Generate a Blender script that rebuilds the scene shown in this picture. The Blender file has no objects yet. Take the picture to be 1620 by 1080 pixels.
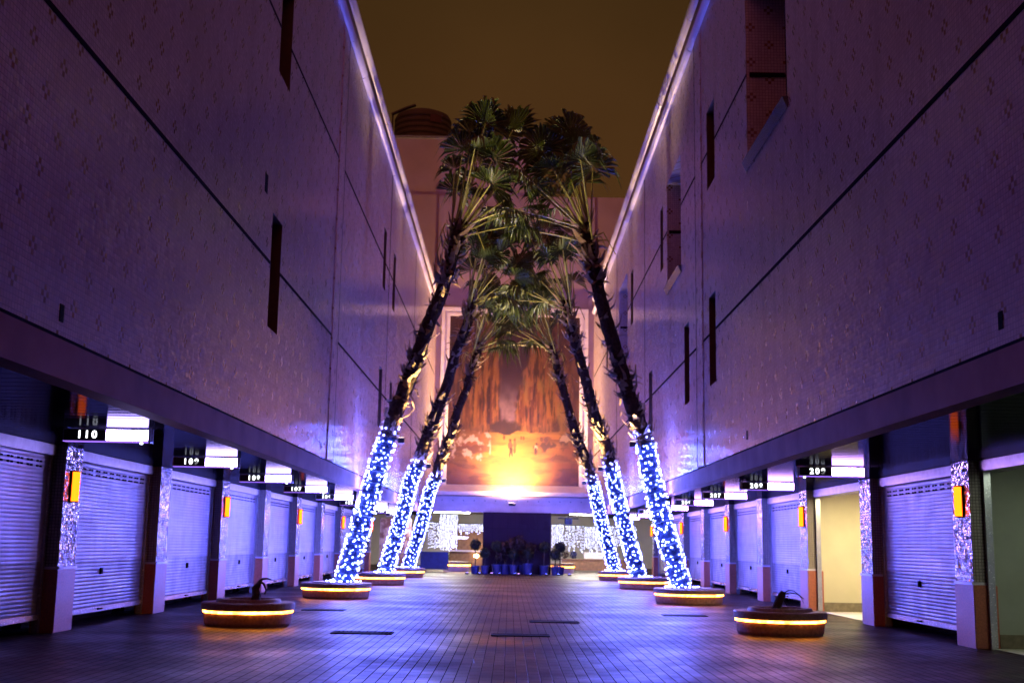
import bpy, bmesh, math, random
from mathutils import Vector, Matrix, noise
RND = random.Random(11)
sc = bpy.context.scene
COL = sc.collection
PI = math.pi

# ------------------------------------------------------------------ helpers
class MB:
    """collects faces; build() links them as ONE mesh object"""
    def __init__(self): self.v = []; self.f = []; self.mi = []; self.m = 0
    def face(self, *pts):
        n = len(self.v); self.v += [tuple(p) for p in pts]; self.f.append(tuple(range(n, n+len(pts)))); self.mi.append(self.m)
    def box(self, x0, x1, y0, y1, z0, z1):
        n = len(self.v)
        self.v += [(x0,y0,z0),(x1,y0,z0),(x1,y1,z0),(x0,y1,z0),(x0,y0,z1),(x1,y0,z1),(x1,y1,z1),(x0,y1,z1)]
        for q in ((0,3,2,1),(4,5,6,7),(0,1,5,4),(1,2,6,5),(2,3,7,6),(3,0,4,7)):
            self.f.append(tuple(n+i for i in q)); self.mi.append(self.m)
        return self
    def lathe(self, cx, cy, prof, seg=48, caps=True):
        n = len(self.v); k = len(prof)
        for r, z in prof:
            for i in range(seg):
                a = 2*PI*i/seg; self.v.append((cx+r*math.cos(a), cy+r*math.sin(a), z))
        for j in range(k-1):
            for i in range(seg):
                i2 = (i+1) % seg
                self.f.append((n+j*seg+i, n+j*seg+i2, n+(j+1)*seg+i2, n+(j+1)*seg+i)); self.mi.append(self.m)
        if caps:
            self.f.append(tuple(n+i for i in reversed(range(seg)))); self.mi.append(self.m)
            self.f.append(tuple(n+(k-1)*seg+i for i in range(seg))); self.mi.append(self.m)
        return self
    def tube(self, pts, rad, seg=8, closed_ends=True, jit=0.0):
        """swept tube; rad a number or list"""
        pts = [Vector(p) for p in pts]
        if not isinstance(rad, (list, tuple)): rad = [rad]*len(pts)
        n = len(self.v)
        up = Vector((0.13, 0.91, 0.31)); prev = None
        for i, p in enumerate(pts):
            d = (pts[min(i+1, len(pts)-1)] - pts[max(i-1, 0)]).normalized()
            if prev is None:
                a = d.cross(up)
                if a.length < .1: a = d.cross(Vector((1,0,0)))
                a.normalize()
            else:
                a = (prev - d*prev.dot(d)).normalized()
            prev = a; b = d.cross(a)
            for s in range(seg):
                t = 2*PI*s/seg; r = rad[i]*(1+RND.uniform(-jit, jit))
                self.v.append(tuple(p + (a*math.cos(t)+b*math.sin(t))*r))
        for i in range(len(pts)-1):
            for s in range(seg):
                s2 = (s+1) % seg
                self.f.append((n+i*seg+s, n+i*seg+s2, n+(i+1)*seg+s2, n+(i+1)*seg+s)); self.mi.append(self.m)
        if closed_ends:
            self.f.append(tuple(n+s for s in reversed(range(seg)))); self.mi.append(self.m)
            self.f.append(tuple(n+(len(pts)-1)*seg+s for s in range(seg))); self.mi.append(self.m)
        return self
    def build(self, name, mat, parent=None, smooth=False, loc=None, label=None):
        me = bpy.data.meshes.new(name); me.from_pydata(self.v, [], self.f); me.update()
        mats = mat if isinstance(mat, (list, tuple)) else [mat]
        for m in mats: me.materials.append(m)
        if len(mats) > 1: me.polygons.foreach_set('material_index', self.mi)
        if smooth: me.polygons.foreach_set('use_smooth', [True]*len(me.polygons))
        return link(name, me, parent, loc, label)

def link(name, me, parent=None, loc=None, label=None):
    o = bpy.data.objects.new(name, me); COL.objects.link(o)
    if parent: o.parent = parent
    if loc: o.location = loc
    if label: o['label'] = label
    return o
def tag(o, label, cat, group=None):
    o['label'] = label; o['category'] = cat
    if group: o['group'] = group
    return o
def thing(name, label, cat, loc=(0,0,0), group=None):
    o = bpy.data.objects.new(name, None); COL.objects.link(o); o.location = loc; o.empty_display_size = .2
    return tag(o, label, cat, group)
def structure(o): o['kind'] = 'structure'; return o
def bevel(o, w=.01, seg=2):
    bm = bmesh.new(); bm.from_mesh(o.data)
    bmesh.ops.remove_doubles(bm, verts=bm.verts, dist=1e-5)
    ed = [e for e in bm.edges if len(e.link_faces) == 2 and e.calc_face_angle(0) > .6]
    bmesh.ops.bevel(bm, geom=ed, offset=w, segments=seg, affect='EDGES', clamp_overlap=True)
    bm.to_mesh(o.data); bm.free(); return o

# ------------------------------------------------------------------ materials
class NT:
    def __init__(self, name):
        self.mat = bpy.data.materials.new(name); self.mat.use_nodes = True
        self.t = self.mat.node_tree; self.t.nodes.clear()
        self.out = self.n('ShaderNodeOutputMaterial')
    def n(self, ty, **kw):
        nd = self.t.nodes.new(ty)
        for k, v in kw.items(): setattr(nd, k, v)
        return nd
    def set(self, sock, v):
        if isinstance(v, bpy.types.NodeSocket): self.t.links.new(v, sock)
        else: sock.default_value = v
    def m(self, op, a, b=None, c=None, clamp=False):
        nd = self.n('ShaderNodeMath', operation=op, use_clamp=clamp)
        self.set(nd.inputs[0], a)
        if b is not None: self.set(nd.inputs[1], b)
        if c is not None: self.set(nd.inputs[2], c)
        return nd.outputs[0]
    def vm(self, op, a, b=None, scale=None):
        nd = self.n('ShaderNodeVectorMath', operation=op)
        self.set(nd.inputs[0], a)
        if b is not None: self.set(nd.inputs[1], b)
        if scale is not None: self.set(nd.inputs['Scale'], scale)
        return nd.outputs[0]
    def mix(self, fac, a, b):
        nd = self.n('ShaderNodeMix', data_type='RGBA')
        self.set(nd.inputs[0], fac)
        self.set(nd.inputs[6], a if isinstance(a, bpy.types.NodeSocket) else (*a, 1))
        self.set(nd.inputs[7], b if isinstance(b, bpy.types.NodeSocket) else (*b, 1))
        return nd.outputs[2]
    def noise(self, vec, scale, detail=4, rough=.55, out=0):
        nd = self.n('ShaderNodeTexNoise'); self.set(nd.inputs['Vector'], vec)
        nd.inputs['Scale'].default_value = scale; nd.inputs['Detail'].default_value = detail; nd.inputs['Roughness'].default_value = rough
        return nd.outputs[out]
    def ramp(self, fac, lo, hi):
        nd = self.n('ShaderNodeMapRange'); self.set(nd.inputs[0], fac); nd.inputs[1].default_value = lo; nd.inputs[2].default_value = hi
        return nd.outputs[0]
    def coord(self): return self.n('ShaderNodeTexCoord').outputs['Object']
    def principled(self, color, rough=.5, metal=0, normal=None, spec=.5, emis=None, estr=0):
        p = self.n('ShaderNodeBsdfPrincipled')
        self.set(p.inputs['Base Color'], color if isinstance(color, bpy.types.NodeSocket) else (*color, 1))
        self.set(p.inputs['Roughness'], rough); self.set(p.inputs['Metallic'], metal); self.set(p.inputs['Specular IOR Level'], spec)
        if normal is not None: self.set(p.inputs['Normal'], normal)
        if emis is not None:
            self.set(p.inputs['Emission Color'], emis if isinstance(emis, bpy.types.NodeSocket) else (*emis, 1)); self.set(p.inputs['Emission Strength'], estr)
        self.t.links.new(p.outputs[0], self.out.inputs[0]); return p
    def bump(self, h, strength=.3, dist=.02, normal=None):
        nd = self.n('ShaderNodeBump'); nd.inputs['Strength'].default_value = strength; nd.inputs['Distance'].default_value = dist
        self.set(nd.inputs['Height'], h)
        if normal is not None: self.set(nd.inputs['Normal'], normal)
        return nd.outputs[0]

def plain(name, col, rough=.5, metal=0, var=.25, scale=6, bump=.15, spec=.5):
    """slightly mottled surface with a fine bump"""
    t = NT(name); c = t.coord()
    a = t.noise(c, scale, 5); b = t.noise(c, scale*7, 3)
    dark = tuple(x*(1-var) for x in col); lite = tuple(min(1, x*(1+var*.6)) for x in col)
    k = t.ramp(a, .3, .7)
    t.principled(t.mix(k, dark, lite), t.m('ADD', rough-.08, t.m('MULTIPLY', b, .16)), metal, t.bump(b, bump, .01), spec)
    return t.mat
def emit(name, col, strength, sample=True):
    t = NT(name); e = t.n('ShaderNodeEmission'); e.inputs[0].default_value = (*col, 1); e.inputs[1].default_value = strength
    t.t.links.new(e.outputs[0], t.out.inputs[0])
    t.mat.cycles.emission_sampling = 'FRONT_BACK' if sample else 'NONE'
    return t.mat

def tile_mat(name, pitch, colA, colB, grout, motif=None, off=(0, 0), gw=.06, tilt=.06, rough=.2, metal=0, wav=.02, spec=.5, dirt=.25, vt=1.0, pil=.004):
    """small square mosaic; every tile leans its own way, optional flower motif on a 12-tile lattice"""
    t = NT(name); c = t.coord()
    s = t.n('ShaderNodeSeparateXYZ'); t.set(s.inputs[0], c)
    u = t.m('DIVIDE', t.m('SUBTRACT', t.m('ADD', s.outputs[0], s.outputs[1]), off[0]), pitch)
    v = t.m('DIVIDE', t.m('SUBTRACT', s.outputs[2], off[1]), pitch)
    cu, cv = t.m('FLOOR', u), t.m('FLOOR', v); fu, fv = t.m('FRACT', u), t.m('FRACT', v)
    e = t.m('MINIMUM', t.m('MINIMUM', fu, t.m('SUBTRACT', 1, fu)), t.m('MINIMUM', fv, t.m('SUBTRACT', 1, fv)))
    g = t.m('LESS_THAN', e, gw)
    cm = t.n('ShaderNodeCombineXYZ'); t.set(cm.inputs[0], cu); t.set(cm.inputs[1], cv)
    w = t.n('ShaderNodeTexWhiteNoise', noise_dimensions='3D'); t.set(w.inputs['Vector'], cm.outputs[0])
    col = t.mix(w.outputs['Value'], colA, colB)
    if motif:
        def near(du):
            a = t.m('ABSOLUTE', t.m('WRAP', t.m('ADD', cu, du), 6.5, -5.5)); b = t.m('ABSOLUTE', t.m('WRAP', t.m('ADD', cv, du), 6.5, -5.5))
            return t.m('COMPARE', t.m('ADD', a, b), 1, .2)
        mo = t.m('MAXIMUM', near(0), near(6))
        mot2 = t.mix(w.outputs['Value'], tuple(x*.75 for x in motif), tuple(x*1.3 for x in motif))
        col = t.mix(mo, col, mot2)
    d1 = t.ramp(t.noise(c, .35, 5, .6), .3, .75)
    col = t.mix(t.m('MULTIPLY', d1, dirt), col, tuple(x*.45 for x in colA))
    sk = t.vm('MULTIPLY', c, (1.7, 1.7, .12)); d2 = t.ramp(t.noise(sk, 1.3, 6, .7), .48, .8)
    col = t.mix(t.m('MULTIPLY', d2, dirt*1.6), col, tuple(x*.35 for x in colA))
    rv = t.m('MULTIPLY', t.ramp(t.noise(c, .8, 4), .3, .75), .10)
    col = t.mix(g, col, grout)
    nz = t.vm('MULTIPLY', t.vm('SUBTRACT', w.outputs['Color'], (.5, .5, .5)), (tilt*2, tilt*2, tilt*2*vt))
    lw = t.vm('SCALE', t.vm('SUBTRACT', t.noise(c, 1.1, 3, .5, out=1), (.5, .5, .5)), scale=wav*2)
    geo = t.n('ShaderNodeNewGeometry').outputs['Normal']
    nn = t.vm('NORMALIZE', t.vm('ADD', t.vm('ADD', geo, nz), lw))
    r = t.m('ADD', t.m('ADD', rough, rv), t.m('MULTIPLY', g, .45))
    t.principled(col, r, metal, t.bump(t.m('MINIMUM', t.m('MULTIPLY', e, 4), 1), .3, pil, nn), spec)
    return t.mat

M = {}
M['tile'] = tile_mat('mosaic_tile', .0575, (.70, .55, .55), (.55, .43, .44), (.20, .15, .15), motif=(.24, .10, .02), off=(4.98-.029, 4.57-.029), tilt=.042, rough=.06, wav=.006, vt=.55, pil=.0015, spec=.75, gw=.07, dirt=.36)
M['tileR'] = tile_mat('mosaic_tile_east', .0575, (.70, .55, .55), (.55, .43, .44), (.20, .15, .15), motif=(.24, .10, .02), off=(13.4-.029, 4.57-.029), tilt=.042, rough=.06, wav=.006, vt=.55, pil=.0015, spec=.75, gw=.07, dirt=.36)
M['pillar_tile'] = tile_mat('pillar_mosaic', .05, (.42, .34, .30), (.32, .26, .23), (.12, .09, .08), gw=.1, tilt=.03, rough=.3)
M['glitter'] = tile_mat('mirror_mosaic', .05, (.80, .80, 1), (.30, .27, .42), (.14, .12, .16), gw=.08, tilt=.30, rough=.13, metal=.8)
M['fascia'] = plain('fascia_paint', (.30, .125, .115), .7, var=.25, scale=1.6, spec=.1)
M['cornice'] = plain('cornice_glaze', (.66, .58, .70), .22, var=.12, scale=1.2, bump=.05)
M['granite'] = plain('granite_base', (.46, .13, .075), .5, var=.3, scale=40, bump=.05)
M['dark'] = plain('dark_gap', (.006, .005, .006), .9, spec=.05)
M['joint'] = plain('joint_sealant', (.010, .006, .008), .95, spec=.03)
M['glass'] = plain('window_glass', (.015, .016, .02), .08, var=.1, bump=.02)
M['reveal'] = plain('reveal_paint', (.07, .03, .022), .5)
M['steel'] = plain('steel_rail', (.62, .62, .66), .25, .6, var=.15)
M['housing'] = plain('housing_steel', (.33, .29, .36), .35, .3, var=.25)
M['sill'] = plain('sill_tile', (.05, .05, .09), .16, .0, var=.2)
M['sign_case'] = plain('sign_case', (.55, .55, .6), .3, .4)
M['black'] = plain('black_plastic', (.012, .012, .015), .3)
M['roof'] = plain('roof_cement', (.16, .14, .13), .8)
M['concrete'] = plain('rendered_wall', (.33, .22, .20), .7, var=.14, scale=.5)
M['lintel'] = plain('lintel_stone', (.62, .52, .56), .32, var=.15, scale=2)
M['frame'] = plain('picture_frame', (.70, .60, .50), .32, var=.1, scale=3, bump=.05)
M['planter'] = plain('planter_brick', (.34, .17, .11), .5, var=.4, scale=18, bump=.4)
M['planter_top'] = plain('planter_slab', (.30, .17, .12), .42, var=.35, scale=22, bump=.3)
M['soil'] = plain('dark_soil', (.03, .02, .015), .9, var=.5, scale=30, bump=1)
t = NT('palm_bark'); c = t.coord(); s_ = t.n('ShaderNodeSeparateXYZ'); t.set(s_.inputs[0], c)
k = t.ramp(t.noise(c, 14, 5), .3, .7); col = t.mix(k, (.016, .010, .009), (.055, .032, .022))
col = t.mix(t.m('LESS_THAN', s_.outputs[2], 4.2), col, t.mix(k, (.001, .003, .010), (.004, .009, .022)))  # bark behind the bulbs painted blue-black so their light shows deep blue
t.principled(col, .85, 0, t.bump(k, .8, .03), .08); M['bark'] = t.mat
M['boot'] = plain('palm_boot', (.20, .115, .055), .7, var=.5, scale=9, bump=.6)
M['stalk'] = plain('leaf_stalk', (.24, .23, .045), .45, var=.4, scale=4)
M['leaf'] = plain('fan_leaf', (.042, .062, .008), .38, var=.5, scale=3, bump=.2)
M['topiary'] = plain('clipped_foliage', (.012, .018, .008), .75, var=.6, scale=9)
M['redleaf'] = plain('red_foliage', (.03, .008, .008), .7, var=.5, scale=9)
M['pot'] = plain('glazed_pot', (.03, .03, .13), .3, var=.2)
M['wire'] = plain('green_wire', (.01, .03, .02), .6)
M['tank'] = plain('steel_tank', (.06, .05, .035), .7, 0, var=.25, scale=2)
M['red_plate'] = plain('tank_plate', (.06, .012, .01), .5)
M['cream'] = plain('cream_plaster', (.74, .66, .46), .75, var=.06, scale=2)
M['cream2'] = plain('pale_plaster', (.66, .60, .5), .75, var=.1, scale=1)
M['skirting'] = plain('skirting_tile', (.22, .18, .12), .4, var=.3, scale=10)
M['greyplaster'] = plain('grey_green_plaster', (.36, .38, .31), .8, var=.1, scale=2)
M['granite_wall'] = tile_mat('granite_slab', .75, (.030, .013, .028), (.026, .011, .025), (.012, .008, .012), gw=.008, tilt=.006, rough=.25, wav=.01, spec=.05)
M['asphalt'] = plain('asphalt', (.05, .048, .046), .85, var=.35, scale=3)
M['grate'] = plain('cast_iron', (.012, .010, .010), .8, 0, spec=.1)
M['stump'] = plain('dead_wood', (.06, .038, .026), .9, var=.5, scale=12, bump=1)
M['bluebox'] = plain('navy_board', (.02, .03, .16), .45)
M['whitebox'] = plain('white_carton', (.66, .62, .6), .6)
M['brownbox'] = plain('brown_wood', (.22, .11, .06), .6, var=.4)
M['hedge'] = plain('hedge_leaf', (.06, .08, .04), .7, var=.6)
# lights that are really lit in the place
M['led'] = emit('amber_led_strip', (1, .31, .035), 26)
t = NT('amber_led_strip'); c = t.coord(); e = t.n('ShaderNodeEmission'); e.inputs[0].default_value = (1, .31, .035, 1); t.set(e.inputs[1], t.m('ADD', 8, t.m('MULTIPLY', t.ramp(t.noise(c, 7, 3), .3, .7), 34))); t.t.links.new(e.outputs[0], t.out.inputs[0]); M['led'] = t.mat
M['amber'] = emit('amber_diffuser', (1, .105, .003), 7)
M['bulb'] = emit('fairy_bulb', (.115, .145, 1), 780)
M['curtain_bulb'] = emit('curtain_bulb', (.55, .58, 1), 15, False)
M['sign_lit'] = emit('sign_panel_lit', (.46, .35, 1), 95); M['sign_lit_pink'] = emit('sign_panel_lit_pink', (.64, .33, 1), 86); M['sign_edge'] = emit('sign_edge_glow', (.35, .16, 1), 1.6)
M['sign_digit'] = emit('sign_digit_lit', (.92, .97, 1), 4, False)
M['tube_light'] = emit('strip_light', (1, .93, .80), 230)
M['glow'] = emit('warm_lamp_glow', (1, .72, .33), 22)
M['flood_glass'] = emit('floodlight_glass', (1, .72, .36), 90)
M['spot_glass'] = emit('spotlight_glass', (1, .8, .5), 12)
M['blue_lamp'] = emit('blue_uplight_lens', (.12, .14, 1), 26)
M['pink_lamp'] = emit('violet_uplight_lens', (.6, .3, 1), 25)

# ceiling: glossy dark metal slats, each slightly bowed
t = NT('ceiling_slats'); c = t.coord(); s = t.n('ShaderNodeSeparateXYZ'); t.set(s.inputs[0], c)
fy = t.m('FRACT', t.m('DIVIDE', s.outputs[1], .3))
bow = t.m('POWER', t.m('ABSOLUTE', t.m('SUBTRACT', fy, .5)), 2)
gap = t.m('LESS_THAN', fy, .05)
nz = t.noise(c, .7, 2)
gls = t.n('ShaderNodeBsdfGlossy'); t.set(gls.inputs[0], t.mix(gap, (.042, .042, .05), (.004, .004, .004))); t.set(gls.inputs['Roughness'], t.m('ADD', .05, t.m('MULTIPLY', nz, .08))); t.set(gls.inputs['Normal'], t.bump(bow, .6, .006))
dif = t.n('ShaderNodeBsdfDiffuse'); dif.inputs[0].default_value = (.008, .008, .012, 1); ads = t.n('ShaderNodeAddShader'); t.set(ads.inputs[0], gls.outputs[0]); t.set(ads.inputs[1], dif.outputs[0]); t.t.links.new(ads.outputs[0], t.out.inputs[0])
M['ceiling'] = t.mat
# shutter paint: pale galvanised, with shade painted dark into the lower slats
t = NT('shutter_metal'); c = t.coord(); s = t.n('ShaderNodeSeparateXYZ'); t.set(s.inputs[0], c)
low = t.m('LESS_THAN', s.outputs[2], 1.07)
st = t.n('ShaderNodeCombineXYZ'); t.set(st.inputs[1], t.m('MULTIPLY', s.outputs[1], .25)); t.set(st.inputs[2], t.m('MULTIPLY', s.outputs[2], 5))
band = t.ramp(t.noise(st.outputs[0], 1.5, 4), .3, .7)
dirt = t.ramp(t.noise(c, 2.2, 5), .35, .75)
col = t.mix(band, (.46, .40, .56), (.58, .51, .68))
col = t.mix(t.m('MULTIPLY', dirt, .35), col, (.42, .36, .36))
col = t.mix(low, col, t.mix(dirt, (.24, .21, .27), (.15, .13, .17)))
oi = t.n('ShaderNodeObjectInfo').outputs['Random']
col = t.mix(t.m('MULTIPLY', oi, .35), col, (.36, .30, .36))
st2 = t.vm('MULTIPLY', c, (1, 3.5, .18)); col = t.mix(t.m('MULTIPLY', t.ramp(t.noise(st2, 1.6, 6, .7), .5, .8), .4), col, (.20, .15, .15))
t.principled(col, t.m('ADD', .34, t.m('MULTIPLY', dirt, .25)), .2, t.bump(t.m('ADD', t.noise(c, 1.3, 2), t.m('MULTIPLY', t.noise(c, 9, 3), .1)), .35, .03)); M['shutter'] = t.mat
# paving: rectangular clay pavers, long joints running down the arcade
t = NT('clay_pavers'); c = t.coord()
mp = t.n('ShaderNodeMapping'); t.set(mp.inputs[0], c); mp.inputs['Rotation'].default_value = (0, 0, PI/2)
b = t.n('ShaderNodeTexBrick'); t.set(b.inputs['Vector'], mp.outputs[0]); b.offset = .5
for k, v in (('Scale', 1), ('Mortar Size', .006), ('Mortar Smooth', .3), ('Brick Width', .36), ('Row Height', .135), ('Bias', 0)): b.inputs[k].default_value = v
b.inputs['Color1'].default_value = (.070, .030, .024, 1); b.inputs['Color2'].default_value = (.010, .006, .006, 1); b.inputs['Mortar'].default_value = (.008, .006, .006, 1)
big = t.ramp(t.noise(c, .45, 5, .6), .3, .72)
col = t.mix(t.m('MULTIPLY', big, .55), b.outputs['Color'], (.015, .010, .010))
fine = t.noise(c, 35, 3)
h = t.m('ADD', t.m('MULTIPLY', b.outputs['Fac'], -1), t.m('MULTIPLY', fine, .35))
# each paver sits a little out of level
vv = t.n('ShaderNodeSeparateXYZ'); t.set(vv.inputs[0], c)
row = t.m('FLOOR', t.m('DIVIDE', vv.outputs[0], .135))
colm = t.m('FLOOR', t.m('DIVIDE', t.m('ADD', vv.outputs[1], t.m('MULTIPLY', row, .18)), .36))
cm = t.n('ShaderNodeCombineXYZ'); t.set(cm.inputs[0], row); t.set(cm.inputs[1], colm)
w = t.n('ShaderNodeTexWhiteNoise'); t.set(w.inputs['Vector'], cm.outputs[0])
nn = t.vm('NORMALIZE', t.vm('ADD', t.n('ShaderNodeNewGeometry').outputs['Normal'], t.vm('SCALE', t.vm('SUBTRACT', w.outputs['Color'], (.5, .5, .5)), scale=.045)))
t.principled(col, t.m('ADD', .30, t.m('MULTIPLY', big, .34)), 0, t.bump(h, .4, .005, nn), t.m('MULTIPLY', t.m('SUBTRACT', 1, b.outputs['Fac']), .15)); M['paving'] = t.mat
# blotchy patterned banner
t = NT('banner_print'); c = t.coord(); k = t.ramp(t.noise(c, 1.6, 7, .7), .42, .58)
t.principled(t.mix(k, (.16, .06, .07), (.55, .38, .42)), .5); M['banner'] = t.mat
# painted mural: colours live on the mesh
t = NT('mural_paint'); a = t.n('ShaderNodeAttribute', attribute_name='paint'); c = t.coord()
t.principled(a.outputs['Color'], .45, 0, t.bump(t.noise(c, 14, 4), .25, .02)); M['mural'] = t.mat

# ------------------------------------------------------------------ key dimensions
WX = 4.18            # facade plane
PXF = 7.07           # pillar face
SHX = 7.30           # shutter plane
CEIL = 2.87
Y0, Y1 = -6.0, 62.0  # arcade extent
PY = [18.75 + 5.17*k for k in range(-2, 9)]
PW = .75

# ------------------------------------------------------------------ ground
g = MB(); g.face((-400,-400,-.008), (400,-400,-.008), (400,600,-.008), (-400,600,-.008))
structure(g.build('ground', M['asphalt']))
g = MB(); g.face((-8.6,-10,0), (8.6,-10,0), (8.6,62,0), (-8.6,62,0)); g.face((-16,62,0), (16,62,0), (16,84,0), (-16,84,0))
structure(g.build('paving', M['paving']))

# ------------------------------------------------------------------ side buildings
def facade(side, wins, tile):
    """upper wall with true openings; side -1 = left"""
    X = side*WX; holes = [(w[0], w[1], w[2], w[3]) for w in wins]
    ys = sorted({Y0, Y1, *[h[0] for h in holes], *[h[1] for h in holes]}); zs = sorted({3.24, 14.75, *[h[2] for h in holes], *[h[3] for h in holes]})
    mb = MB()
    for i in range(len(ys)-1):
        for j in range(len(zs)-1):
            y = (ys[i]+ys[i+1])/2; z = (zs[j]+zs[j+1])/2
            if any(h[0] < y < h[1] and h[2] < z < h[3] for h in holes): continue
            q = [(X, ys[i], zs[j]), (X, ys[i+1], zs[j]), (X, ys[i+1], zs[j+1]), (X, ys[i], zs[j+1])]
            if side > 0: q.reverse()
            mb.face(*q)
    return mb

def building(side, wins, vents, open_bays, label):
    s = side
    R = thing('arcade_building', label, 'building', (s*WX, 30, 0))
    def P(mb, name, mat, par=None, **k):
        o = mb.build(name, mat, par or R, **k)
        o.matrix_parent_inverse = Matrix.Translation((-s*WX, -30, 0)) if par is None else Matrix.Identity(4)
        return o
    def bx(mb, xa, xb, *r):
        xa, xb = s*xa, s*xb; mb.box(min(xa, xb), max(xa, xb), *r); return mb
    tile = M['tile'] if s < 0 else M['tileR']
    wall = P(facade(s, wins, tile), 'tiled_wall', tile)
    for (ya, yb, za, zb, dp, kind) in wins:
        mb = MB(); Xa, Xb = s*WX, s*(WX+dp)
        fl = [((Xa,ya,za),(Xa,ya,zb),(Xb,ya,zb),(Xb,ya,za)), ((Xa,yb,za),(Xb,yb,za),(Xb,yb,zb),(Xa,yb,zb)),
              ((Xa,ya,za),(Xb,ya,za),(Xb,yb,za),(Xa,yb,za)), ((Xa,ya,zb),(Xa,yb,zb),(Xb,yb,zb),(Xb,ya,zb))]
        for q in fl: mb.face(*q)
        w = P(mb, 'window', tile if kind == 'bay' else M['reveal'])
        gl = MB(); gl.face((Xb-s*.01,ya,za), (Xb-s*.01,yb,za), (Xb-s*.01,yb,zb), (Xb-s*.01,ya,zb)); P(gl, 'pane', M['glass'], w)
        fr = MB(); m = (ya+yb)/2
        if kind == 'bay':
            for yy in (ya+.03, m, yb-.03): bx(fr, WX+dp-.06, WX+dp-.015, yy-.025, yy+.025, za+.06, zb-.02)
            bx(fr, WX+dp-.07, WX+dp-.02, ya+.005, yb-.005, 10.14, 10.2)
            bx(fr, WX+.06, WX+dp-.08, yb-.03, yb-.003, 10.14, 10.22)
            P(fr, 'frame', M['joint'], w)
            sl = MB(); n = WX
            sl.face((s*(n-.02), ya-.06, za-.02), (s*(n-.10), ya-.06, za+.16), (s*(n-.10), yb+.06, za+.16), (s*(n-.02), yb+.06, za-.02))
            sl.face((s*(n-.10), ya-.06, za+.16), (s*(n+.5), ya-.06, za+.2), (s*(n+.5), yb+.06, za+.2), (s*(n-.10), yb+.06, za+.16))
            sl.face((s*(n-.02), ya-.06, za-.02), (s*(n+.5), ya-.06, za+.2), (s*(n-.10), ya-.06, za+.16))
            sl.face((s*(n-.02), yb+.06, za-.02), (s*(n-.10), yb+.06, za+.16), (s*(n+.5), yb+.06, za+.2))
            P(sl, 'sill', M['sill'], w)
        elif kind == 'slot':
            bx(fr, WX+dp-.08, WX+dp-.02, ya+.02, yb-.02, za+.95, za+1.0); bx(fr, WX+dp-.08, WX+dp-.02, ya+.02, ya+.07, za+.02, zb-.02); bx(fr, WX+dp-.08, WX+dp-.02, yb-.07, yb-.02, za+.02, zb-.02)
            P(fr, 'frame', M['joint'], w)
    for (y, z, dy, dz) in vents:
        P(bx(MB(), WX-.006, WX+.02, y, y+dy, z, z+dz), 'vent', M['dark'])
    # joints in the tiling: horizontal lines at two levels and vertical movement joints
    jn = MB()
    for z in (6.02, 10.17):
        cuts = sorted([(w[0]-.0, w[1]+.0) for w in wins if w[2] < z < w[3]]); y = Y0
        for a, b_ in cuts: bx(jn, WX-.004, WX+.01, y, a, z-.032, z+.032); y = b_
        bx(jn, WX-.004, WX+.01, y, Y1, z-.032, z+.032)
    for y in (27.45, 38.2, 48.5):
        bx(jn, WX-.0052, WX+.012, y-.035, y+.035, 3.26, 13.45)
    P(jn, 'movement_joint', M['joint'])
    # shallow pilaster strip catching the light
    P(bx(MB(), WX-.022, WX+.02, 26.45, 27.3, 3.25, 13.45), 'pilaster', tile)
    # twin half-round cornice
    for z, r in ((13.62, .13), (14.32, .15)):
        mb = MB(); n = 12; lens = [Y0]
        while lens[-1] < Y1-3: lens.append(lens[-1]+RND.uniform(2.2, 3.4))
        lens.append(Y1)
        for i in range(len(lens)-1):
            a, b_ = lens[i]+.008, lens[i+1]-.008; dz = RND.uniform(-.008, .008); dr = RND.uniform(-.01, .012)
            for k in range(n):
                t0, t1 = -PI/2+PI*k/n, -PI/2+PI*(k+1)/n
                p = lambda t_, y: (s*(WX-.0-(r+dr)*math.cos(t_)), y, z+dz+r*math.sin(t_))
                q = [p(t0, a), p(t0, b_), p(t1, b_), p(t1, a)]
                mb.face(*(q if s > 0 else reversed(q)))
        o = P(mb, 'cornice', M['cornice']); 
        for pl in o.data.polygons: pl.use_smooth = True
    P(bx(MB(), WX-.03, WX+.3, Y0, Y1, 13.76, 14.16), 'cornice_band', M['reveal'])
    P(bx(bx(MB(), WX+.02, WX+.3, Y0, Y1, 14.7, 14.95), WX+.3, 16, Y0, Y1, 14.3, 14.6), 'roof', M['roof'])
    # fascia beam, its shadow gap and the slatted ceiling behind
    fb = P(bx(MB(), WX-.02, WX+.22, Y0, Y1, 2.85, 3.2), 'fascia', M['fascia'])
    P(bx(MB(), WX+.015, WX+.2, Y0, Y1, 3.2, 3.26), 'shadow_gap', M['dark'])
    mb = MB(); q = [(s*(WX+.2), Y0, CEIL), (s*(WX+.2), Y1, CEIL), (s*SHX, Y1, CEIL), (s*SHX, Y0, CEIL)]
    mb.face(*q); P(mb, 'arcade_ceiling', M['ceiling'])
    # body of the building behind shutters and windows
    P(bx(bx(MB(), 9.2, 16, Y0, Y1, 0, 14.3), WX+1.2, 9.2, Y0, Y1, 3.3, 14.3), 'building_core', M['dark'])
    # pillars
    for k, y in enumerate(PY):
        pl = P(bx(MB(), PXF, SHX+.1, y, y+PW, .97, CEIL-.004), 'pillar', M['pillar_tile'])
        ba = P(bx(MB(), PXF-.025, SHX+.12, y-.02, y+PW+.02, 0, .955), 'pillar_base', M['granite'], pl); bevel(ba, .012)
        P(bx(MB(), PXF-.04, SHX, y-.01, y+PW+.01, .957, 1.0), 'ledge', M['cornice'], pl)
        P(bx(MB(), PXF-.012, PXF+.02, y+.012, y+PW-.012, 1.004, CEIL-.006), 'mirror_cladding', M['glitter'], pl)
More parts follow.
